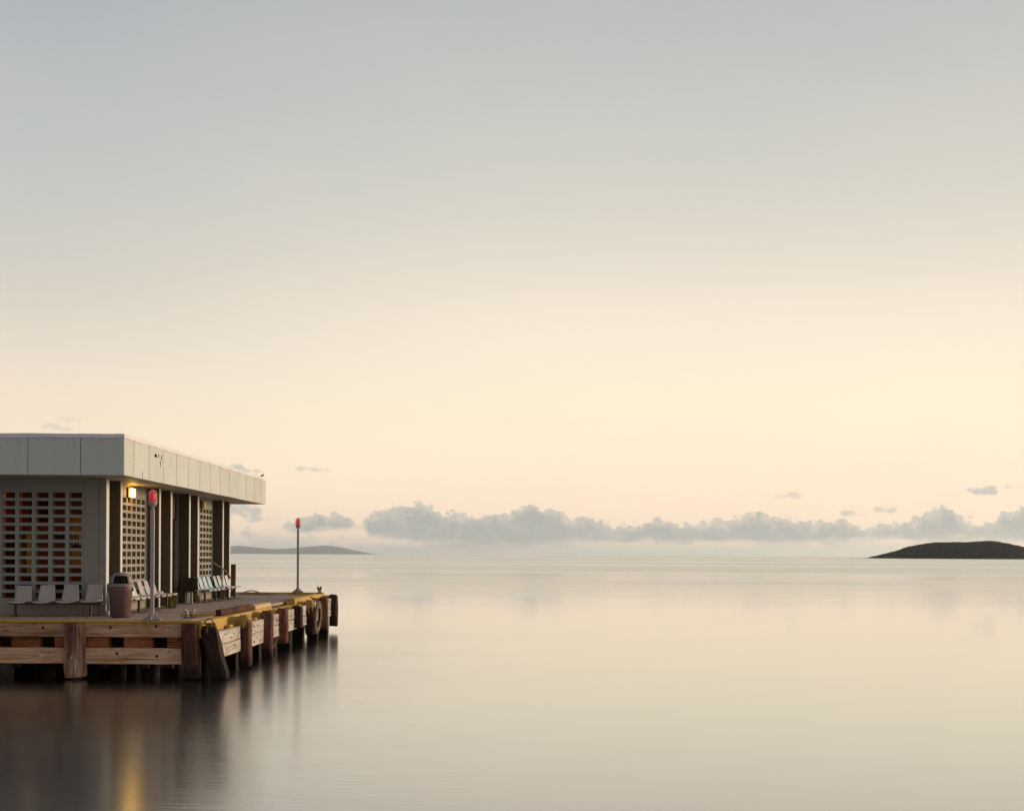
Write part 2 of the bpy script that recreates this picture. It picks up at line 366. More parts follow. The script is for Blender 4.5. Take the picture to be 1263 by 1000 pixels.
def timber(name, parent, mat, p0, p1, wd, ht, seg=8, jit=0.008, chamfer=0.02, taper=1.0, worn=(0, 0), roll=0.0):
    """a rough sawn beam from p0 to p1; its own X axis runs along the grain. worn = rounding of the two ends"""
    p0, p1 = Vector(p0), Vector(p1); L = (p1 - p0).length
    bm = bmesh.new(); rings = []
    st = [i / seg for i in range(seg + 1)]
    if worn[0]: st = [0, .03, .08] + [s for s in st if s > .1]
    if worn[1]: st = [s for s in st if s < .9] + [.92, .97, 1.0]
    sd_ = random.random() * 100
    for s in st:
        k = 1 + (taper - 1) * s
        if worn[0]: k *= 1 - worn[0] * max(0, (0.09 - s) / 0.09) ** 2
        if worn[1]: k *= 1 - worn[1] * max(0, (s - 0.91) / 0.09) ** 2
        y, z = wd / 2 * k, ht / 2 * k; c = chamfer * k
        ring = []
        for (a, b_) in ((-y + c, -z), (y - c, -z), (y, -z + c), (y, z - c), (y - c, z), (-y + c, z), (-y, z - c), (-y, -z + c)):
            x = (s - .5) * L
            nz = noise.noise(Vector((x * 1.7 + sd_, a * 6, b_ * 6))) * jit; ny = noise.noise(Vector((x * 1.7, a * 6 + sd_, b_ * 6))) * jit
            ex = random.uniform(-1, 1) * jit * (1.0 if s in (0, 1) else 0)
            ring.append(bm.verts.new((x + ex, a + ny, b_ + nz)))
        rings.append(ring)
    for r0, r1 in zip(rings, rings[1:]):
        for i in range(8): bm.faces.new((r0[i], r0[(i + 1) % 8], r1[(i + 1) % 8], r1[i]))
    bm.faces.new(rings[0][::-1]); bm.faces.new(rings[-1])
    bmesh.ops.recalc_face_normals(bm, faces=bm.faces[:])
    o = mesh_obj(name, bm, mat, parent, (p0 + p1) / 2)
    d = (p1 - p0).normalized()
    o.rotation_euler = (d.to_track_quat('X', 'Z').to_matrix().to_4x4() @ Matrix.Rotation(roll, 4, 'X')).to_euler()
    return o
def add_tube(bm, pts, r, n=10, cap=True):
    rings = []
    pts = [Vector(p) for p in pts]
    for i, p in enumerate(pts):
        d = (pts[min(i + 1, len(pts) - 1)] - pts[max(i - 1, 0)]).normalized()
        q = d.to_track_quat('Z', 'Y')
        rr = r[i] if isinstance(r, (list, tuple)) else r
        rings.append([bm.verts.new(p + q @ Vector((math.cos(2 * math.pi * k / n) * rr, math.sin(2 * math.pi * k / n) * rr, 0))) for k in range(n)])
    for a, b in zip(rings, rings[1:]):
        for k in range(n): bm.faces.new((a[k], a[(k + 1) % n], b[(k + 1) % n], b[k]))
    if cap: bm.faces.new(rings[0][::-1]); bm.faces.new(rings[-1])
def tube(name, parent, mat, pts, r, n=10, smooth=True, loc=(0, 0, 0)):
    bm = bmesh.new(); add_tube(bm, pts, r, n)
    return mesh_obj(name, bm, mat, parent, loc, smooth=smooth)
def add_lathe(bm, prof, n=24, squash=(1, 1), cap=True):
    rings = []
    for r, z in prof: rings.append([bm.verts.new((math.cos(2 * math.pi * k / n) * r * squash[0], math.sin(2 * math.pi * k / n) * r * squash[1], z)) for k in range(n)])
    for a, b in zip(rings, rings[1:]):
        for k in range(n): bm.faces.new((a[k], a[(k + 1) % n], b[(k + 1) % n], b[k]))
    if cap: bm.faces.new(rings[0][::-1]); bm.faces.new(rings[-1])
def copy_tree(o, parent=None):
    c = o.copy(); C.objects.link(c); c.parent = parent
    for ch in list(o.children): copy_tree(ch, c)
    return c

# ------------------------------------------------------------------ water, hills, island, haze
def build_water():
    bm = bmesh.new()
    xs = [-70000, -12000, -3000, -800, -200, -60, 0, 60, 200, 800, 3000, 12000, 70000]
    ys = [-4000, -800, -200, -40, 5, 20, 40, 80, 200, 600, 2000, 6000, 16000, 36000, 66000]
    g = [[bm.verts.new((x, y, 0)) for x in xs] for y in ys]
    for j in range(len(ys) - 1):
        for i in range(len(xs) - 1): bm.faces.new((g[j][i], g[j][i + 1], g[j + 1][i + 1], g[j + 1][i]))
    m, t, b = material('calm_sea_water')
    tc = t.new('ShaderNodeTexCoord').outputs['Object']
    b.inputs['Base Color'].default_value = (.42, .432, .44, 1)
    b.inputs['Metallic'].default_value = 1.0      # a long exposure: a mirror-like sheen with a fixed reflectance straight down
    patch = t.noise(scaled(t, tc, (.0035, .016, 1)), 1.0, 5, 0.6, 0.3)
    patch2 = t.noise(scaled(t, tc, (.02, .11, 1)), 1.0, 4, 0.6, 0.3)
    sp = t.new('ShaderNodeSeparateXYZ'); t.l.new(tc, sp.inputs[0])
    yw = t.add(sp.outputs[1], t.mul(t.m('SUBTRACT', patch, .5), 130.0), t.mul(t.m('SUBTRACT', patch2, .5), 30.0))
    near = t.mul(t.smooth(sp.outputs[1], 62.0, 26.0), t.smooth(sp.outputs[0], 1.5, -5.5))                      # lapping round the pier
    far = t.smooth(yw, 70.0, 150.0)                                  # a breeze ruffles the water offshore, in lanes
    lanes = t.noise(scaled(t, tc, (.0018, .0075, 1)), 1.0, 4, 0.55, 0.6)
    calm = t.mul(t.smooth(lanes, .50, .60), t.smooth(yw, 900.0, 300.0, .25, 1.0))
    ruffle = t.mul(far, t.m('SUBTRACT', 1.0, t.mul(calm, .9)))
    t.put(b.inputs['Roughness'], t.add(.060, t.mul(near, .115), t.mul(ruffle, .17), t.mul(t.smooth(patch2, .45, .65), .02)))
    rip = t.noise(scaled(t, tc, (1.6, 11.0, 1)), 1.0, 3, 0.6, 0.2)
    swell = t.noise(scaled(t, tc, (.25, 1.1, 1)), 1.0, 3, 0.55, 0.3)
    bump(t, b, t.mul(t.add(t.mul(rip, .28), t.mul(swell, .5)), t.add(.22, t.mul(near, .78))), 0.02, 0.5)
    return mesh_obj('water', bm, m, None, (0, 0, SEA), kind='structure')
build_water()

def build_terrain(name, prof, Y, depth, mat, seed, rough=1.0):
    """prof: (x metres, height above sea); a ridge whose cross-section falls away in front and behind"""
    bm = bmesh.new(); n = 9
    def hgt(x):
        for (x0, h0), (x1, h1) in zip(prof, prof[1:]):
            if x0 <= x <= x1: return h0 + (h1 - h0) * (x - x0) / (x1 - x0)
        return 0.0
    xs = []; x0, x1 = prof[0][0], prof[-1][0]; N = 120
    rows = []
    for i in range(N + 1):
        x = x0 + (x1 - x0) * i / N; h = hgt(x); row = []
        for j in range(n + 1):
            s = j / n * 2 - 1
            k = max(0.0, 1 - s * s) ** 0.7
            hh = h * k + (noise.noise(Vector((x * 6 / (x1 - x0) * 4, s * 2, seed))) * .10 * h * rough if 0 < j < n else 0)
            row.append(bm.verts.new((x, Y + s * depth / 2 * (0.25 + 0.75 * min(1, h / (max(p[1] for p in prof)))), SEA + hh - (0.6 if j in (0, n) else 0))))
        rows.append(row)
    for a, b in zip(rows, rows[1:]):
        for j in range(n): bm.faces.new((a[j], b[j], b[j + 1], a[j + 1]))
    return mesh_obj(name, bm, mat, None, smooth=True, kind='structure')
M['hill'] = painted('distant_scrub_hillside', (.06, .065, .045, 1), (.09, .085, .06, 1), wear=.55, rough=.9, scale=.0006, dirt=.3)
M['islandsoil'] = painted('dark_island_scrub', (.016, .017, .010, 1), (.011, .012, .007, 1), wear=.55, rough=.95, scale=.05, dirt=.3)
HY = 50000.0
def hp(px, py, Y): 
    hor = 684.0 + 0.0055 * (px - 631.5)
    return ((px - 631.5) * Y / F, max(0.0, (hor - py) * Y / F))
hills = [(px, py) for px, py in [(150, 677), (200, 675), (250, 675.5), (283, 673.5), (297, 672.3), (312, 674.3), (340, 676.4), (362, 675.6), (385, 673.0), (405, 672.0), (418, 673.6), (432, 677), (448, 680), (462, 682.6), (470, 683.2)]]
build_terrain('distant_hills', [hp(px, py, HY) for px, py in hills], HY, 9000, M['hill'], 3.0, .8)
IY = 3000.0
isl = [(1050, 686.6), (1066, 685.9), (1078, 684.9), (1086, 683.2), (1100, 679.8), (1113, 677.0), (1124, 672.8), (1140, 669.5), (1155, 667.3), (1175, 667.0), (1190, 667.2), (1205, 666.0), (1222, 665.6), (1236, 668.4),
       (1250, 671.5), (1263, 676), (1285, 681), (1310, 684), (1335, 687)]
iprof = [(hp(px, py, IY)[0], max(0.3, hp(px, py, IY)[1] * .95 - .6)) for px, py in isl]
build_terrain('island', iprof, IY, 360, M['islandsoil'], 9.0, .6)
def build_island_wood():
    """the low dry forest on the island: crowns of small leaf faces, one mass"""
    rnd = random.Random(5)
    mx = max(p[1] for p in iprof)
    def hgt(x):
        for (x0, h0), (x1, h1) in zip(iprof, iprof[1:]):
            if x0 <= x <= x1: return h0 + (h1 - h0) * (x - x0) / (x1 - x0)
        return 0
    vs_, fs_ = [], []
    for _ in range(3600):
        x = rnd.uniform(iprof[2][0], iprof[-2][0]); h = hgt(x)
        if h < 1.0: continue
        s = rnd.uniform(-.97, .75)
        z = SEA + h * max(0, 1 - s * s) ** .7
        y = IY + s * 180 * (0.25 + .75 * h / mx)
        r = rnd.uniform(2.4, 5.2) * (0.45 + .55 * min(1, h / (mx * .6)))
        for _k in range(34):
            d = Vector((rnd.gauss(0, 1), rnd.gauss(0, 1), rnd.gauss(0, 1))).normalized() * r * rnd.uniform(.55, 1.05)
            c = Vector((x + d.x, y + d.y, max(SEA + .3, z + r * .25 + d.z * .6)))
            a = Vector((rnd.gauss(0, 1), rnd.gauss(0, 1), rnd.gauss(0, 1))).normalized(); b = a.orthogonal().normalized()
            q = r * rnd.uniform(.22, .42); i = len(vs_)
            vs_ += [c + a * q, c + b * q, c - a * q * .8, c - b * q]
            fs_.append((i, i + 1, i + 2, i + 3))
    me = bpy.data.meshes.new('island_wood'); me.from_pydata([tuple(v) for v in vs_], [], fs_)
    m, t, b = material('dry_forest_leaves')
    tc = t.new('ShaderNodeTexCoord').outputs['Object']
    n = t.noise(tc, .06, 4, .6)
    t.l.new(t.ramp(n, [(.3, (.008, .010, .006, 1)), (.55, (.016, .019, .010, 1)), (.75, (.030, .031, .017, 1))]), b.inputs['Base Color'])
    b.inputs['Roughness'].default_value = .9; b.inputs['Specular IOR Level'].default_value = .1
    me.materials.append(m)
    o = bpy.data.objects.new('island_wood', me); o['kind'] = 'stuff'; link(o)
build_island_wood()
def build_haze():
    bm = bmesh.new(); x, y0, y1, z0, z1 = 71000, -4200, 67000, SEA - 1.2, 410.0
    add_box(bm, (0, (y0 + y1) / 2, (z0 + z1) / 2), (2 * x, y1 - y0, z1 - z0))
    m = bpy.data.materials.new('sea_air'); m.use_nodes = True; t = NT(m.node_tree)
    t.n.remove(t.n['Principled BSDF'])
    v = t.new('ShaderNodeVolumePrincipled'); v.inputs['Color'].default_value = (.86, .95, 1.0, 1)
    v.inputs['Density'].default_value = 2.0e-5; v.inputs['Anisotropy'].default_value = 0.6
    t.l.new(v.outputs[0], t.n['Material Output'].inputs['Volume'])
    mesh_obj('haze', bm, m, None, kind='stuff')
build_haze()

# ------------------------------------------------------------------ pier
FY, BY = 27.40, 45.60          # front and far edge of the deck
EX = -6.98                     # right-hand edge (outer face of the stringer)
LX = -24.0
pier = thing('pier', 'weathered timber pier with yellow painted edges standing on dark piles in calm water', 'pier', (-14, 36, 0))
PO = Vector((-14, 36, 0))
def pt(x, y, z): return (x - PO.x, y - PO.y, z - PO.z)
def pbox(name, mat, lo, hi, bevel=.006, kind=None): return box(name, pier, mat, pt(*lo), pt(*hi), bevel, kind)
def ptimber(name, mat, p0, p1, *a, **k): return timber(name, pier, mat, pt(*p0), pt(*p1), *a, **k)
# deck boards (each about a pixel deep at this grazing angle: joined)
bm = bmesh.new(); y = FY + .07
while y < BY - .05:
    wdt = .245
    add_box(bm, (0, y + wdt / 2 - PO.y, -.045 + random.uniform(-.004, .004)), (EX - .34 - LX, wdt, .08)); y += wdt + .012
bmesh.ops.translate(bm, verts=bm.verts[:], vec=((LX + EX - .34) / 2 - PO.x, 0, 0))
d = mesh_obj('deck_boards', bm, M['deckwood'], pier, kind='stuff')
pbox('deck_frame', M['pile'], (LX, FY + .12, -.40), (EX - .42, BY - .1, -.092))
pbox('edge_board', M['yellowedge'], (LX, FY - .03, -.052), (EX - .02, FY + .06, .004), .004)
pbox('edge_curb', M['yellow'], (LX, BY - .30, -.09), (EX - .25, BY, .085), .012)
# front: two rows of wales between fender posts, chocks between the rows
ZU, ZL = (-.375, -.06), (-.98, -.625)
def seg_wale(x0, x1, z, off=0.0):
    zz = (z[0] + z[1]) / 2
    ptimber('wale', M['wale'], (x0, FY + .10 + off, zz), (x1, FY + .10 + off, zz), .20, z[1] - z[0], seg=14, jit=.008, chamfer=.012)
P1, P2, P3 = -9.83, -7.23, -13.6
for x0, x1 in ((LX, P3 - .21), (P3 + .21, P1 - .22), (P1 + .22, P2 - .20)):
    seg_wale(x0, x1, ZU); seg_wale(x0, x1, ZL, random.uniform(-.01, .01))
ptimber('fender_post', M['postpale'], (P1, FY - .02, -.075), (P1 + .02, FY - .03, -1.275), .37, .37, seg=10, jit=.02, worn=(0, .06))
ptimber('fender_post', M['post'], (P2, FY - .04, -.06), (P2 + .03, FY - .04, -1.28), .38, .35, seg=10, jit=.016, worn=(0, .03))
ptimber('fender_post', M['post'], (P3, FY - .02, -.075), (P3, FY - .03, -1.27), .37, .37, seg=10, jit=.02, worn=(0, .05))
for x0, x1 in ((-13.2, -12.75), (-12.35, -12.05), (-11.32, -10.68), (-10.35, -10.02), (-9.6, -9.12), (-8.78, -8.14), (-7.80, -7.42)):
    ptimber('chock', M['chock'], (x0, FY + .20, -.50), (x1, FY + .20, -.50), .18, .262, seg=3, jit=.006)
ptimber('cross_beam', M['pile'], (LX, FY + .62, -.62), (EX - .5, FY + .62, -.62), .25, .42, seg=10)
# right-hand side: stringer, bull rails, planks, fender piles
ptimber('stringer', M['yellow'], (EX - .16, FY - .02, -.20), (EX - .16, 35.4, -.20), .31, .36, seg=14, jit=.008)
ptimber('stringer', M['yellow'], (EX - .16, 35.46, -.30), (EX - .16, BY - .02, -.30), .31, .36, seg=14, jit=.008)
ptimber('bull_rail', M['yellowpale'], (EX - .16, 33.2, .045), (EX - .16, 35.3, .045), .28, .12, seg=5, jit=.012)
ptimber('bull_rail', M['yellow'], (EX - .15, 39.1, -.02), (EX - .15, BY - .35, -.02), .30, .20, seg=9, jit=.012)
pile_y = [30.0, 32.75, 34.95, 37.35, 39.65, 42.55, 44.95]
tops = [.0, -.02, -.06, -.09, .0, .02, .03]
bots = [-1.26, -1.26, -1.05, -.75, -1.10, -1.12, -1.14]
mats = ['postpaint', 'post', 'post', 'pile', 'pilepaint', 'post', 'pile']
for k, (yy, zt, zb, mm) in enumerate(zip(pile_y, tops, bots, mats)):
    o = ptimber('fender_pile', M[mm], (-6.63, yy + .16, zt), (-6.61, yy + .16, zb), .30, .30, seg=9, jit=.022, chamfer=.04, worn=(.34, .05))
    # worn yellow paint on the inner head of the pile
    ptimber('painted_block', M['yellow'], (-6.88, yy + .2, zt - .04), (-6.88, yy + .2, -.42), .17, .26, seg=4, jit=.015, worn=(.2, 0))
    ptimber('support_pile', M['pile'], (-7.05, yy + .5, -.42), (-7.05, yy + .5, SEA - 1.5), .36, .36, seg=6, jit=.02)
planks = [(27.78, 29.95, -.27, -.88), (30.95, 32.85, -.235, -.87), (33.5, 35.2, -.19, -.84), (35.65, 37.9, -.165, -.80), (38.3, 39.55, -.15, -.78), (40.9, 42.7, -.13, -.77), (43.6, 45.3, -.11, -.75)]
for (y0, y1, zt, zb) in planks:
    zm = (zt + zb) / 2 + random.uniform(-.015, .015)
    for a, b_ in ((zm + .006, zt), (zb, zm - .006)):
        ptimber('plank', M['plank'], (-6.76, y0, (a + b_) / 2), (-6.76 + random.uniform(-.01, .01), y1, (a + b_) / 2), b_ - a, .15, seg=8, jit=.012, chamfer=.012, roll=R(90))
    ptimber('spacer', M['yellow'], (-6.90, y1 - .42, (zt + zb) / 2 + .05), (-6.90, y1 - .12, (zt + zb) / 2 + .05), .125, .62, seg=2, jit=.008)
    ptimber('spacer', M['yellow'], (-6.90, y0 + .1, (zt + zb) / 2 + .05), (-6.90, y0 + .35, (zt + zb) / 2 + .05), .125, .6, seg=2, jit=.008)
# the leaning broken corner fender
ptimber('corner_fender', M['cornerpaint'], (-6.86, FY + .1, -.13), (-6.56, FY + .05, -1.32), .36, .34, seg=12, jit=.05, chamfer=.06, worn=(.12, .10))
bm = bmesh.new()
add_box(bm, (0, 0, 0), (.30, .28, .05)); bmesh.ops.subdivide_edges(bm, edges=bm.edges[:], cuts=2, use_grid_fill=True)
for v in bm.verts: v.co += Vector((random.uniform(-1, 1), random.uniform(-1, 1), random.uniform(-1, 1))) * .018
mesh_obj('splintered_top', bm, M['yellow'], pier, pt(-6.87, FY + .1, -.125))
# a split piece of plank hanging under the third pile
ptimber('split_board', M['pile'], (-6.80, 34.7, -.85), (-6.95, 34.4, -1.2), .16, .07, seg=4, jit=.03)
ptimber('split_board', M['wale'], (-6.70, 35.0, -.78), (-6.88, 34.8, -1.2), .10, .06, seg=4, jit=.03)
# piles under the deck
for yy in (28.2, 31.2, 34.3, 37.5):
    for xx in (-10.75, -9.15, -8.3, -12.6, -14.8):
        tube('support_pile', pier, M['pile'], [pt(xx + random.uniform(-.1, .1), yy, -.4), pt(xx, yy, SEA - 1.5)], .17, 10)
for xx, yy in ((-9.35, 27.9), (-8.45, 27.95), (-7.9, 28.0), (-11.35, 27.95)):
    ptimber('bearing_block', M['post'], (xx, yy, -1.0), (xx, yy, -1.12), .22, .22, seg=2)
for yy in (29.4, 33.0, 36.5, 40.0, 43.5):
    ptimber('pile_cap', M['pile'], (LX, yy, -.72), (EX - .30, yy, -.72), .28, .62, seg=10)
for yy in (30.2, 33.6, 38.6, 41.6):
    for xx in (-8.0, -9.9, -11.6, -13.4, -15.6): tube('support_pile', pier, M['pile'], [pt(xx, yy, -.4), pt(xx + .05, yy, SEA - 1.5)], .19, 10)
# bolts
bm = bmesh.new(); bp = bmesh.new()
def bolt(b_, x, yy, z, axis='Y', r=.03):
    mt = Matrix.Rotation(R(90), 4, 'X' if axis == 'Y' else 'Y')
    v = bmesh.ops.create_cone(b_, cap_ends=True, segments=7, radius1=r, radius2=r * .8, depth=.025)['verts']
    bmesh.ops.transform(b_, matrix=Matrix.Translation(pt(x, yy, z)) @ mt, verts=v)
for x, z, pale in ((-10.57, -.17, 0), (-10.59, -.80, 1), (-9.84, -.17, 0), (-9.84, -.82, 1), (-9.05, -.16, 0), (-8.02, -.13, 0), (-7.28, -.5, 0), (-8.9, -.74, 0), (-8.0, -.80, 0), (-7.24, -.95, 0), (-7.5, -.42, 0), (-11.6, -.16, 0)):
    yy = FY - .005 if not (-10.1 < x < -9.6 or x > -7.35) else FY - .222
    bolt(bp if pale else bm, x, yy, z, 'Y', .038 if not pale else .028)
for (y0, y1, zt, zb) in planks:
    zm = (zt + zb) / 2
    for f in (.12, .3, .5, .7, .88):
        for zz in ((zt + zm) / 2, (zb + zm) / 2):
            if random.random() < .8: bolt(bm, -6.672, y0 + (y1 - y0) * f + random.uniform(-.08, .08), zz + random.uniform(-.07, .07), 'X', random.uniform(.010, .021))
mesh_obj('dark_bolt_heads', bm, M['bolt'], pier, kind='stuff'); mesh_obj('bright_bolt_heads', bp, M['boltpale'], pier, kind='stuff')

# ------------------------------------------------------------------ terminal building
WY, WX, LPX = 29.55, -9.87, -10.20     # front wall face, fin tips, side lattice plane
bld = thing('terminal_building', 'low grey ferry terminal with deep panelled flat roof and pierced block walls on the pier', 'building', (-14, 36, 0))
def bbox(name, mat, lo, hi, bevel=.006, kind=None, parent=None): return box(name, parent or bld, mat, pt(*lo), pt(*hi), bevel, kind)
RX0, RX1, RY0, RY1 = -22.6, -8.99, 28.10, 44.30
ZS, ZF, ZT = 3.32, 4.215, 4.28
bbox('soffit', M['soffit'], (RX0, RY0 + .04, ZS + .01), (RX1 - .04, RY1 - .04, ZS + .07), .004)
bbox('roof_slab', M['roofing'], (RX0 + .1, RY0 + .1, ZS + .075), (RX1 - .1, RY1 - .1, ZF - .02), .004)
x = RX1; wd = 1.01
while x > RX0 + 4:
    bbox('fascia_panel', M['panel'], (x - wd + .010, RY0, ZS), (x - (.0 if x == RX1 else .006), RY0 + .035, ZF), .004); x -= wd; wd = 1.22
bbox('fascia_panel', M['panel'], (RX0, RY0, ZS), (x, RY0 + .035, ZF), .004)
y = RY0 + .04; wd = .69; joints = []
while y < RY1 - .01:
    y1 = min(y + wd, RY1)
    o = bbox('fascia_panel', M['panel'], (RX1 - .035 + random.uniform(-.003, .003), y + .008, ZS + random.uniform(-.004, .004)), (RX1, y1 - .008, ZF), .003)
    joints.append(y1); y = y1; wd = 1.22
bbox('fascia_panel', M['panel'], (RX0, RY1 - .035, ZS), (RX1 - .04, RY1, ZF), .003)
bbox('roof_backing', M['roofing'], (RX0 + .05, RY0 + .04, ZS + .08), (RX1 - .045, RY0 + .09, ZF - .02), 0)
bbox('roof_backing', M['roofing'], (RX1 - .09, RY0 + .1, ZS + .08), (RX1 - .045, RY1 - .1, ZF - .02), 0)
# ragged metal flashing along the roof edge
def flashing(p0, p1, seg=60):
    bm = bmesh.new(); p0, p1 = Vector(p0), Vector(p1); n_ = Vector((p1 - p0).to_tuple()).cross(Vector((0, 0, 1))).normalized()
    rows = []
    for i in range(seg + 1):
        p = p0.lerp(p1, i / seg); lip = .035 + .03 * noise.noise(p * 2.1) + random.uniform(-.006, .006); up = .012 * noise.noise(p * .9)
        rows.append([bm.verts.new(p + Vector((0, 0, -lip)) + n_ * .012), bm.verts.new(p + Vector((0, 0, .06 + up)) + n_ * .014), bm.verts.new(p + Vector((0, 0, .065 + up)) - n_ * .20), bm.verts.new(p + Vector((0, 0, -.01)) - n_ * .20)])
    for a, b_ in zip(rows, rows[1:]):
        for j in range(3): bm.faces.new((a[j], b_[j], b_[j + 1], a[j + 1]))
    bm.faces.new(rows[0]); bm.faces.new(rows[-1][::-1])
    bmesh.ops.recalc_face_normals(bm, faces=bm.faces[:])
    mesh_obj('roof_flashing', bm, M['fascia_trim'], bld)
flashing(pt(RX0, RY0, ZF), pt(RX1 + .01, RY0, ZF)); flashing(pt(RX1, RY0 - .005, ZF + .002), pt(RX1, RY1, ZF + .002))
# nails along the side joints
bm = bmesh.new()
for yy in joints[:-1]:
    for k in range(9):
        for s in (-.03, .03):
            add_box(bm, pt(RX1 + .003, yy + s, ZS + .06 + k * (ZF - ZS - .15) / 8), (.006, .012, .014))
mesh_obj('nail_heads', bm, M['bolt'], bld, kind='stuff')
# scuffs: peeled flakes of paint on the side fascia
for (yy, z, a, b_) in ((30.6, 3.98, .10, .05), (30.85, 3.99, .03, .07), (31.1, 3.95, .03, .09), (31.0, 3.8, .03, .1)):
    bm = bmesh.new(); vv = [bm.verts.new((0, math.cos(t_) * a * random.uniform(.6, 1.2), math.sin(t_) * b_ * random.uniform(.6, 1.2))) for t_ in [i * math.pi / 4 for i in range(8)]]
    f_ = bm.faces.new(vv); bmesh.ops.solidify(bm, geom=[f_], thickness=.004)
    mesh_obj('paint_scuff', bm, M['scuff'], bld, pt(RX1 + .004, yy, z))
o = bbox('peeling_strip', M['fascia_trim'], (RX1 + .002, 29.51, 3.34), (RX1 + .018, 29.56, 3.50), .003); o.rotation_euler = (R(-28), 0, 0)

# walls
ZB0 = .376; BH = .2035; NB = 13; ZB1 = ZB0 + NB * BH
bbox('wall_header', M['wall'], (-22, WY, ZB1), (-10.425, WY + .2, ZS + .006), .004)
bbox('wall_sill', M['wall'], (-22, WY, 0), (-10.425, WY + .2, ZB0), .004)
bbox('wall_panel', M['wall'], (-10.42, WY - .002, 0), (-10.06, WY + .2, ZS + .004), .008)
bbox('wall_panel', M['wall'], (-10.05, WY - .002, 0), (WX - .022, WY + .2, ZS + .004), .006)
bbox('lit_corner_edge', M['edge'], (WX - .021, WY - .003, 0), (WX, WY + .2, ZS + .003), .004)  # added pale strip; side light on the wall end painted in
bbox('wall_panel', M['wall'], (-22, WY + .001, ZB0 + .001), (-10.42 - 8 * .406 - .004, WY + .199, ZB1 - .001), .004)
def block_mesh():
    bm = bmesh.new(); W, H, D = .4055, .2030, .19; ow, oh = .315, .134; c = .0045
    def ring(w_, h_, y_): return [bm.verts.new((sx_ * w_ / 2, y_, sz_ * h_ / 2)) for sx_, sz_ in ((-1, -1), (1, -1), (1, 1), (-1, 1))]
    a0 = ring(W, H, c); a1 = ring(W - 2 * c, H - 2 * c, 0); a2 = ring(ow, oh, 0); a3 = ring(ow - .012, oh - .012, D); a4 = ring(W - 2 * c, H - 2 * c, D); a5 = ring(W, H, D - c)
    for r0, r1 in ((a0, a1), (a1, a2), (a2, a3), (a3, a4), (a4, a5), (a5, a0)):
        for i in range(4): bm.faces.new((r0[i], r0[(i + 1) % 4], r1[(i + 1) % 4], r1[i]))
    bmesh.ops.recalc_face_normals(bm, faces=bm.faces[:])
    bm.faces.ensure_lookup_table()
    for f in bm.faces:
        if all(abs(abs(v.co.x) - ow / 2) < .01 and abs(abs(v.co.z) - oh / 2) < .01 for v in f.verts): f.material_index = 1
    me = bpy.data.meshes.new('breeze_block'); bm.to_mesh(me); bm.free(); me.materials.append(M['block']); me.materials.append(M['terracotta']); return me
BM_ = block_mesh()
def block(x, yy, z, rz):
    o = bpy.data.objects.new('breeze_block', BM_); o.location = pt(x, yy, z); o.rotation_euler = (0, 0, rz); link(o, bld)
for i in range(8):
    for j in range(NB): block(-10.425 - .406 * (i + .5), WY + .004 + random.uniform(-.003, .003), ZB0 + BH * (j + .5), 0)
SBAYS = ((30.95, 7), (38.44, 7))
for y0, n_ in SBAYS:
    for i in range(n_):
        for j in range(NB): block(LPX - .004 + random.uniform(-.003, .003), y0 + .406 * (i + .5), ZB0 + BH * (j + .5), R(90))
    y1 = y0 + .406 * n_
    bbox('wall_header', M['wall'], (LPX - .2, y0, ZB1 + .002), (LPX, y1, ZS + .004), .004)
    bbox('wall_sill', M['wall'], (LPX - .2, y0, 0), (LPX, y1, ZB0 - .002), .004)
for y0, y1 in ((WY + .21, 30.948), (33.794, 35.27), (37.13, 38.438), (41.284, 42.57)):
    bbox('wall_panel', M['wall'], (LPX - .2, y0, 0), (LPX + .001, y1, ZS + .003), .004)
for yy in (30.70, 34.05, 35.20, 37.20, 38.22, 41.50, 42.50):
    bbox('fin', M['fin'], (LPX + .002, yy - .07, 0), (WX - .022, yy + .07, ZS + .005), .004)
    bbox('fin_lit_edge', M['edge'], (WX - .021, yy - .073, 0), (WX, yy + .073, ZS + .004), .004)  # added pale tips carry the side light in their colour
# double door in the middle bay
bbox('door_header', M['darkdoor'], (LPX - .18, 35.275, 2.55), (LPX - .06, 37.125, ZS + .002), .004)
dr = bbox('door', M['darkdoor'], (LPX - .16, 35.28, .01), (LPX - .11, 36.19, 2.54), .006); dr2 = bbox('door', M['darkdoor'], (LPX - .16, 36.21, .01), (LPX - .11, 37.12, 2.54), .006)
for d_, s in ((dr, .34), (dr2, -.34)):
    box('door_handle', d_, M['galv'], (.03, s - .015, -.2), (.07, s + .015, .12), .004)
bbox('back_wall', M['wall'], (-22, 42.42, 0), (LPX - .202, 42.57, ZS + .004), .004)
bbox('end_wall', M['wall'], (-22.2, WY, 0), (-22.005, 42.57, ZS + .004), .004)
# what shows through the pierced blocks: an inner partition with dark-painted openings, posts and notices
PY = 33.2
bbox('partition', M['inner'], (-22, PY, 0), (LPX - .21, PY + .1, ZS + .004), .004)
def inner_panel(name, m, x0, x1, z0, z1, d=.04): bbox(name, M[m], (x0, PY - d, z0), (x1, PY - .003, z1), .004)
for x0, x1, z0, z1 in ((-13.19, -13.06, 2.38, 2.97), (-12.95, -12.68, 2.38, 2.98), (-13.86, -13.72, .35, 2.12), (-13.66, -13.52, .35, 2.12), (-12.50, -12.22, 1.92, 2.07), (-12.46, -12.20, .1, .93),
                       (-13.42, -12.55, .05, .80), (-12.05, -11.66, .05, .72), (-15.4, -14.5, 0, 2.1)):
    inner_panel('painted_opening', 'innerdark', x0, x1, z0, z1)  # thin flat panels; the openings' darkness is put into their colour
bbox('interior_post', M['inneryellow'], (-13.14, PY - .35, .97), (-13.03, PY - .25, 2.02), .01)
inner_panel('notice_panel', 'innergold', -12.03, -11.66, 2.10, 2.52); inner_panel('notice_panel', 'innergold', -12.03, -11.66, 1.14, 1.60)
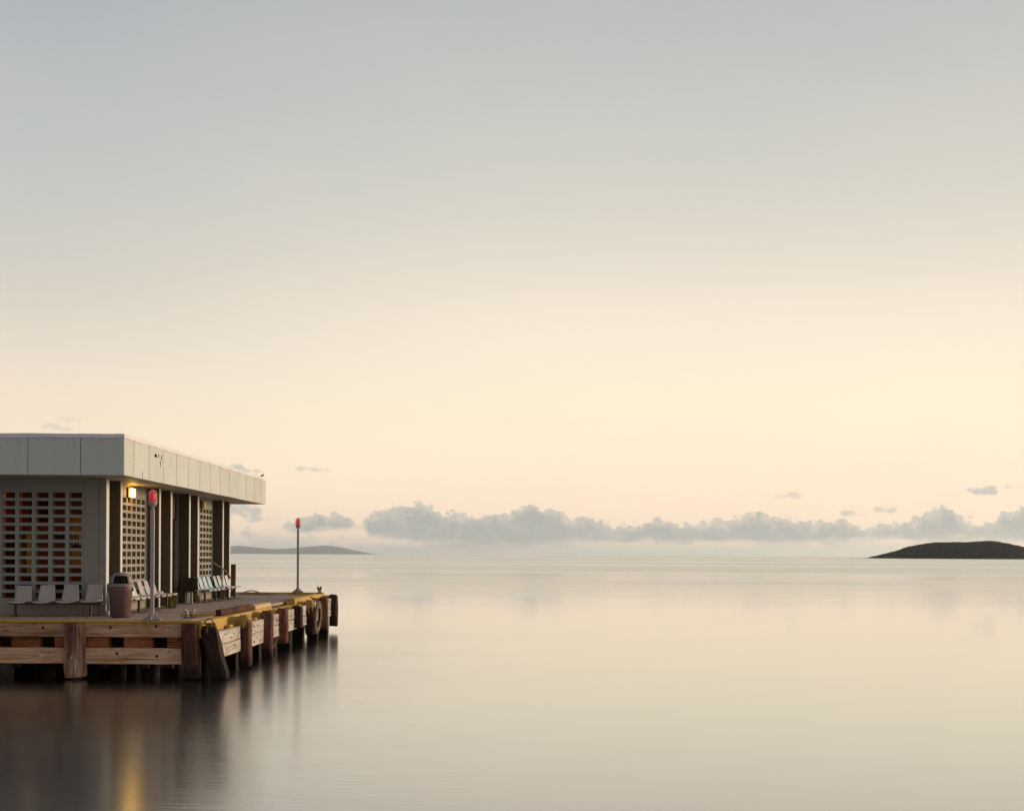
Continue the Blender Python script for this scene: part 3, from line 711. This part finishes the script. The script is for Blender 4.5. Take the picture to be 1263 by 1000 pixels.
inner_panel('notice_board', 'brownbeam', -12.03, -11.66, 1.64, 2.06)
for k in range(4): bbox('leaflet', M['boltpale'] if k == 2 else M['innergold'], (-12.0 + k * .09, PY - .055, 1.72 + .04 * (k % 2)), (-11.935 + k * .09, PY - .043, 2.02), .002)
for k in range(3): bbox('leaflet', M['inner'], (-13.36 + k * .09, PY - .055, 1.50 + .07 * (k % 2)), (-13.30 + k * .09, PY - .043, 1.9), .002)
cl = bbox('ceiling_lamp', M['tube'], (-12.9, 31.2, ZS - .12), (-11.7, 31.35, ZS - .03), .01)

bbox('ceiling_lamp', M['tubebright'], (-12.3, 29.95, ZS - .10), (-12.15, 31.0, ZS - .03), .01)
bbox('ceiling_lamp', M['tubebright'], (-12.3, 36.9, ZS - .10), (-12.15, 38.3, ZS - .03), .01)
# ------------------------------------------------------------------ wall lights
def wall_light(Y, lit, label):
    t_ = thing('wall_light', label, 'wall light', (LPX, Y, 3.12), 0, 'box lights above the side lattices')
    box('housing', t_, M['steel'], (.004, -.16, -.13), (.05, .16, .13), .006)
    box('lens', t_, M['lamplens'] if lit else M['lampoff'], (.052, -.10, -.115), (.16, .10, .105), .02)
    return t_
wall_light(32.28, True, 'glowing warm box light above the nearer pierced side wall')
wall_light(39.75, False, 'unlit amber box light above the farther pierced side wall')

# ------------------------------------------------------------------ beacon posts
def beacon(loc, H, rz, label):
    t_ = thing('beacon_post', label, 'beacon', loc, rz, 'red lights on tall poles')
    box('base_plate', t_, M['galv'], (-.21, -.16, .0), (.21, .16, .018), .004)
    for sx_ in (-1, 1):
        for sy_ in (-1, 1): tube('anchor_bolt', t_, M['galv'], [(sx_ * .15, sy_ * .11, .017), (sx_ * .15, sy_ * .11, .06)], .016, 6)
    bm = bmesh.new()
    for k in range(4):
        a = k * math.pi / 2
        f1 = [bm.verts.new(Matrix.Rotation(a, 4, 'Z') @ Vector(p)) for p in ((.04, -.006, .018), (.17, -.006, .018), (.045, -.006, .17))]
        f2 = [bm.verts.new(Matrix.Rotation(a, 4, 'Z') @ Vector(p)) for p in ((.04, .006, .018), (.17, .006, .018), (.045, .006, .17))]
        bm.faces.new(f1); bm.faces.new(f2[::-1])
        for i in range(3): bm.faces.new((f1[i], f2[i], f2[(i + 1) % 3], f1[(i + 1) % 3]))
    bmesh.ops.recalc_face_normals(bm, faces=bm.faces[:])
    mesh_obj('gusset', bm, M['pole'], t_)
    box('pole', t_, M['pole'], (-.042, -.042, .018), (.042, .042, H - .46), .006)
    bm = bmesh.new(); add_lathe(bm, [(.035, H - .46), (.035, H - .40), (.075, H - .36), (.085, H - .33), (.085, H - .31), (.10, H - .305), (.10, H - .285)], 16)
    mesh_obj('lamp_socket', bm, M['galv'], t_, smooth=False)
    bm = bmesh.new(); zz = H - .285
    add_lathe(bm, [(.070, zz), (.074, zz + .16), (.060, zz + .21), (.035, zz + .24), (.008, zz + .25)], 16)
    ln = mesh_obj('lens', bm, M['redlens'], t_, smooth=True)
    bm = bmesh.new(); n_ = 6
    for k in range(n_):
        a = 2 * math.pi * (k + .5) / n_ + .35
        prof = [(.092, zz), (.092, zz + .17), (.080, zz + .225), (.05, zz + .265), (.0, zz + .285)]
        add_tube(bm, [(math.cos(a) * r, math.sin(a) * r, h) for r, h in prof], .0105, 6)
    for h, r in ((.012, .093), (.085, .093), (.165, .093)):
        add_tube(bm, [(math.cos(2 * math.pi * k / 20) * r, math.sin(2 * math.pi * k / 20) * r, zz + h) for k in range(21)], .0105, 6)
    mesh_obj('guard_cage', bm, M['cage'], t_, smooth=True)
    return t_, ln
beacon((-8.145, FY + .11, .006), 2.95, R(8), 'tall lilac grey pole with caged red light at the near edge beside the bin')
far_t, far_l = beacon((-8.01, BY - .15, .088), 2.78, R(14), 'slim lone pole with red light on the far yellow curb against the sea')

# ------------------------------------------------------------------ litter bin
bt = thing('litter_bin', 'mauve brown litter bin with domed lid and dark mouth at the building corner', 'bin', (-9.27, 28.78, .004), R(18))
bm = bmesh.new(); add_lathe(bm, [(.20, 0), (.235, .03), (.268, .60), (.285, .62), (.29, .70), (.28, .72)], 28); mesh_obj('body', bm, M['bin'], bt, smooth=True)
bm = bmesh.new(); add_lathe(bm, [(.285, .715), (.312, .72), (.312, .775), (.296, .79), (.285, .795)], 28); mesh_obj('rim', bm, M['binlid'], bt, smooth=False)
def bin_dome():
    bm = bmesh.new(); n_, k_ = 28, 8; rings = []
    for j in range(k_ + 1):
        a = j / k_ * math.pi / 2; r = .268 * math.cos(a) ** .75 + .004; z = .79 + .27 * math.sin(a)
        rings.append([bm.verts.new((math.cos(2 * math.pi * i / n_) * r, math.sin(2 * math.pi * i / n_) * r, z)) for i in range(n_)])
    for j in range(k_):
        for i in range(n_):
            am = (i + .5) / n_ * 360
            if 0 <= j <= 3 and 270 - 33 < am < 270 + 33: continue       # the mouth, facing the local -Y
            bm.faces.new((rings[j][i], rings[j][(i + 1) % n_], rings[j + 1][(i + 1) % n_], rings[j + 1][i]))
    bm.faces.new(rings[-1])
    bmesh.ops.remove_doubles(bm, verts=bm.verts[:], dist=.0005)
    bmesh.ops.solidify(bm, geom=bm.faces[:], thickness=.012)
    return bm
mesh_obj('domed_lid', bin_dome(), M['binlid'], bt, smooth=True)
bm = bmesh.new(); add_lathe(bm, [(.24, .70), (.24, .9), (.15, .99), (.05, 1.02)], 20); mesh_obj('liner', bm, M['black'], bt)
for a in (200, 340):
    o = box('handle', bt, M['bin'], (-.05, -.02, -.03), (.05, .02, .03), .01); o.location = (math.cos(R(a)) * .295, math.sin(R(a)) * .295, .655); o.rotation_euler = (0, 0, R(a + 90))

# ------------------------------------------------------------------ seats
def shell_mesh(name, mat, w=.42, cut_back=False, wide=1.0):
    """moulded seat: pan and back in one curved sheet; faces the local -Y"""
    prof = [(-.43, -.035), (-.42, -.008), (-.38, .004), (-.28, -.006), (-.16, -.016), (-.07, -.008), (-.02, .025), (.01, .08), (.03, .15), (.055, .23), (.08, .31), (.098, .37), (.102, .388)]
    if cut_back: prof = prof[:8]
    n_ = 8; bm = bmesh.new(); rows = []
    for k, (yy, z) in enumerate(prof):
        t_ = k / (len(prof) - 1) if not cut_back else k / 12
        hw = w / 2 * (1.0 if t_ < .5 else 1.0 - .24 * ((t_ - .5) / .5))
        if k == 0: hw *= .93
        row = []
        for i in range(n_ + 1):
            s = i / n_ * 2 - 1
            up = .022 * abs(s) ** 3 * (1 if t_ < .5 else .2); fw = -.022 * abs(s) ** 3 * (0 if t_ < .5 else 1)
            corner = -.012 * abs(s) ** 6 if k == len(prof) - 1 else 0
            row.append(bm.verts.new((s * hw * wide, yy + fw, z + up + corner)))
        rows.append(row)
    for a, b_ in zip(rows, rows[1:]):
        for i in range(n_): bm.faces.new((a[i], a[i + 1], b_[i + 1], b_[i]))
    bmesh.ops.recalc_face_normals(bm, faces=bm.faces[:])
    bmesh.ops.solidify(bm, geom=bm.faces[:], thickness=.013)
    me = bpy.data.meshes.new(name); bm.to_mesh(me); bm.free(); me.materials.append(mat)
    me.polygons.foreach_set('use_smooth', [True] * len(me.polygons))
    return me
SH = {k: shell_mesh('seat', M[k]) for k in ('seat', 'seatfront', 'seatblue', 'seatlilac', 'seatdark')}
SH_broken = shell_mesh('seat', M['seatlilac'], cut_back=True)
SH_wide = shell_mesh('seat', M['seatdark'], w=.64)
def bench(loc, rz, shells, pitch, zs, label, leg_at, group='rows of moulded seats on beams', tilt=0.0):
    t_ = thing('seat_row', label, 'bench', loc, rz, group)
    n_ = len(shells)
    for k, sh in enumerate(shells):
        o = bpy.data.objects.new('seat', sh); o.location = ((k - (n_ - 1) / 2) * pitch, 0, zs + tilt * (k - (n_ - 1) / 2) + random.uniform(-.006, .006))
        o.rotation_euler = (random.uniform(-.02, .02), random.uniform(-.012, .012) - tilt, random.uniform(-.02, .02)); link(o, t_)
    L = n_ * pitch / 2
    box('beam', t_, M['steel'], (-L + .03, -.24, zs - .085), (L - .03, -.18, zs - .028), .006)
    for x_ in leg_at:
        box('leg', t_, M['steel'], (x_ - .025, -.24, .018), (x_ + .025, -.18, zs - .086), .005)
        box('foot_bar', t_, M['steel'], (x_ - .03, -.46, .002), (x_ + .03, .02, .017), .004)
    return t_
bench((-10.92, 29.28, 0), R(2.5), [SH['seatfront']] * 4, .562, .36, 'four pale seats facing the water below the front block wall', (-.95, .82), tilt=.012)
bench((-9.78, 30.62, 0), R(90), [SH['seat'], SH['seat'], SH['seat'], SH['seat']], .54, .395, 'nearest row of pale side seats partly behind the litter bin', (-.8, .55))
bench((-9.78, 32.95, 0), R(90), [SH['seatlilac'], SH['seatlilac'], SH['seatlilac'], SH_broken], .55, .395, 'faded seat row beside the weeds, its last seat missing the back', (-.62, .72))
bench((-9.72, 38.35, 0), R(90), [SH['seatblue']] * 4, .54, .395, 'pale blue side seats next to the dark wide seat', (-.72, .62))
bench((-9.72, 40.80, 0), R(90), [SH['seatblue'], SH['seat'], SH['seatblue'], SH['seat']], .54, .395, 'farthest row of pale seats at the end of the building', (-.75, -.1, .86))
dk = thing('wide_seat', 'dark brown wide seat on pale pedestal facing the camera by the door', 'seat', (-9.80, 36.75, 0), R(4))
o = bpy.data.objects.new('seat', SH_wide); o.location = (0, 0, .40); link(o, dk)
box('pedestal', dk, M['palesteel'], (-.05, -.2, .015), (.03, -.13, .372), .006); box('pedestal', dk, M['palesteel'], (.12, -.2, .015), (.17, -.13, .372), .006)
box('base_plate', dk, M['palesteel'], (-.08, -.28, .002), (.2, -.05, .016), .004)

# ------------------------------------------------------------------ mooring gear and loose things
def cleat(loc, rz, mat, label, s=1.0):
    t_ = thing('mooring_cleat', label, 'cleat', loc, rz)
    bm = bmesh.new(); add_box(bm, (0, 0, .015 * s), (.42 * s, .22 * s, .03 * s)); bmesh.ops.bevel(bm, geom=bm.edges[:], offset=.01, segments=1, affect='EDGES'); mesh_obj('base_plate', bm, M['iron'], t_)
    for sx_ in (-1, 1):
        bm = bmesh.new(); add_tube(bm, [(sx_ * .10 * s, 0, .028 * s), (sx_ * .09 * s, 0, .12 * s), (sx_ * .13 * s, 0, .19 * s), (sx_ * .22 * s, .01, .26 * s), (sx_ * .25 * s, .01, .29 * s)], [.07 * s, .055 * s, .055 * s, .04 * s, .02 * s], 10); mesh_obj('horn', bm, mat, t_, smooth=True)
    bm = bmesh.new(); add_tube(bm, [(-.12 * s, 0, .14 * s), (.12 * s, 0, .14 * s)], .045 * s, 10); mesh_obj('cross_bar', bm, M['iron'], t_, smooth=True)
    return t_
cleat((-7.62, 28.75, .0), R(58), M['galv'], 'worn grey iron cleat on the deck at the near pier corner', .72)
cleat((-7.06, 44.6, .085), R(82), M['iron'], 'dark rusty cleat on the rail at the far pier corner', .85)
def single_timber(name, label, p0, p1, mat, w_, h_, jit=.012, cat='timber'):
    mid = (Vector(p0) + Vector(p1)) / 2
    o = timber(name, None, mat, p0, p1, w_, h_, seg=8, jit=jit); o['label'] = label; o['category'] = cat
    return o
single_timber('loose_timber', 'long dark brown timber lying along the yellow side edge', (-7.22, 29.9, .065), (-7.14, 33.1, .085), M['brownbeam'], .14, .15)
single_timber('loose_board', 'thin yellow brown board lying behind the near cleat', (-8.0, 29.35, .045), (-7.25, 29.6, .05), M['yellow'], .09, .075)
# small iron cluster on the broken corner fender
ic = thing('mooring_shackle', 'rusty shackle and chain bits on top of the broken corner fender', 'shackle', (-6.84, FY + .1, -.095))
bm = bmesh.new(); add_tube(bm, [(-.10, 0, .03), (-.09, 0, .10), (-.02, 0, .15), (.06, .01, .12), (.09, .01, .03)], .022, 8); mesh_obj('bow', bm, M['galv'], ic, smooth=True)
bm = bmesh.new(); add_tube(bm, [(-.14, .02, .03), (.14, -.02, .028)], .018, 8); mesh_obj('pin', bm, M['iron'], ic, smooth=True)
bm = bmesh.new(); add_tube(bm, [(.02 + math.cos(a) * .07, -.09 + math.sin(a) * .05, .025 + .01 * math.sin(a)) for a in [i * math.pi / 6 for i in range(13)]], .018, 8); mesh_obj('chain_link', bm, M['iron'], ic, smooth=True)
# tyre fender
def tyre():
    t_ = thing('tyre_fender', 'old salt bleached tyre hanging on the pier side between two piles', 'tyre', (-6.41, 40.1, -.58), 0)
    bm = bmesh.new(); n_, k_ = 36, 10; Rm, rx, rr = .38, .06, .10; rings = []
    for i in range(n_):
        a = 2 * math.pi * i / n_; ring = []
        for j in range(k_):
            b_ = 2 * math.pi * j / k_
            if 3.2 < b_ < 4.2 and False: continue
            r = Rm + math.cos(b_) * rr; ring.append(bm.verts.new((math.sin(b_) * rx, math.cos(a) * r, math.sin(a) * r * 1.12)))
        rings.append(ring)
    for i in range(n_):
        for j in range(k_): bm.faces.new((rings[i][j], rings[(i + 1) % n_][j], rings[(i + 1) % n_][(j + 1) % k_], rings[i][(j + 1) % k_]))
    bmesh.ops.recalc_face_normals(bm, faces=bm.faces[:])
    mesh_obj('tread', bm, M['rubberpale'], t_, smooth=True)
    bm = bmesh.new()
    add_tube(bm, [(.0, math.cos(a) * .30, math.sin(a) * .335) for a in [2 * math.pi * i / 30 for i in range(31)]], .035, 8); mesh_obj('bead', bm, M['rubber'], t_, smooth=True)
    tube('hanging_chain', t_, M['iron'], [(-.02, 0, .42), (-.10, .02, .6), (-.3, .02, .66)], .018, 6)
    t_.rotation_euler = (0, R(4), R(-3))
tyre()
# rope on the far deck
bm = bmesh.new()
pts = []
for i in range(40):
    s = i / 39; x = -10.4 + 2.1 * s
    z = .02 + .13 * math.exp(-((s - .33) / .16) ** 2); yy = 44.9 + .5 * math.exp(-((s - .33) / .2) ** 2) + .12 * math.sin(s * 14)
    pts.append((x, yy, z))
add_tube(bm, pts, .022, 8)
o = mesh_obj('rope', bm, M['rope'], None, smooth=True); o['label'] = 'grey mooring rope lying loose across the far end of the deck'; o['category'] = 'rope'
# bent handrail by the far wall
hr = thing('handrail', 'bent brown handrail sloping down past the far seats', 'handrail', (-9.62, 39.5, 0))
tube('rail', hr, M['steel'], [(-.02, -1.0, 1.33), (.0, .0, 1.16), (.02, .75, 1.03), (.05, 1.1, .93), (.09, 1.6, .70)], .027, 8)
tube('post', hr, M['palesteel'], [(.02, .75, 1.01), (.02, .75, .0)], .03, 8)
tube('brace', hr, M['steel'], [(-.02, -1.0, 1.33), (-.55, -1.05, 1.33)], .024, 8)
o = timber('mooring_post', None, M['post'], (-10.0, 43.6, 0), (-10.0, 43.6, 1.14), .14, .16, seg=5); o['label'] = 'short dark post behind the last seat at the building end'; o['category'] = 'post'
# drain pipe at the front corner
dp = thing('drain_pipe', 'short pale pipe standing at the front corner behind the bin', 'pipe', (-9.78, 29.45, 0))
tube('pipe', dp, M['palesteel'], [(0, 0, .09), (0, 0, .74)], .045, 10); tube('shoe', dp, M['palesteel'], [(0, .0, .11), (0, -.04, .05), (.0, -.12, .04)], .055, 10)
# weeds
def weed(loc, h, n_, label):
    bm = bmesh.new(); rnd = random.Random(int(loc[1] * 100))
    for _ in range(n_):
        a = rnd.uniform(0, 6.28); lean = rnd.uniform(.05, .55); hh = h * rnd.uniform(.4, 1.05); b0 = Vector((rnd.gauss(0, .05), rnd.gauss(0, .06), 0)); d_ = Vector((math.cos(a), math.sin(a), 0)); s_ = Vector((-d_.y, d_.x, 0)) * rnd.uniform(.006, .014)
        p = [b0, b0 + d_ * lean * hh * .4 + Vector((0, 0, hh * .6)), b0 + d_ * lean * hh + Vector((0, 0, hh))]
        q = [bm.verts.new(p[0] - s_), bm.verts.new(p[0] + s_), bm.verts.new(p[1] + s_), bm.verts.new(p[1] - s_), bm.verts.new(p[2])]
        bm.faces.new(q[:4]); bm.faces.new((q[3], q[2], q[4]))
    o = mesh_obj('weed_clump', bm, M['weed'], None, loc); o['label'] = label; o['category'] = 'plant'; o['group'] = 'weeds growing from the deck'
weed((-9.62, 34.35, 0), .42, 150, 'tall olive weed clump beside the faded seat row')
weed((-9.72, 37.35, 0), .34, 110, 'low olive weed clump between the dark wide seat and pale blue seats')
# bird on the far roof corner
bd = bpy.data.objects.new('bird', None); link(bd); bd.scale = (.7, .7, .7); bd.location = (-9.06, 43.9, ZF + .066); bd['label'] = 'tiny dark bird perched on the far roof corner'; bd['category'] = 'bird'
bm = bmesh.new()
add_tube(bm, [(-.10, 0, .085), (-.05, 0, .085), (0, 0, .08), (.05, 0, .10), (.075, 0, .13), (.095, 0, .15), (.12, 0, .15)], [.008, .018, .042, .045, .03, .03, .006], 10)
mesh_obj('body', bm, M['bird'], bd, smooth=True)
for s in (-1, 1): tube('leg', bd, M['bird'], [(0, s * .014, 0), (.005, s * .014, .05)], .004, 5)
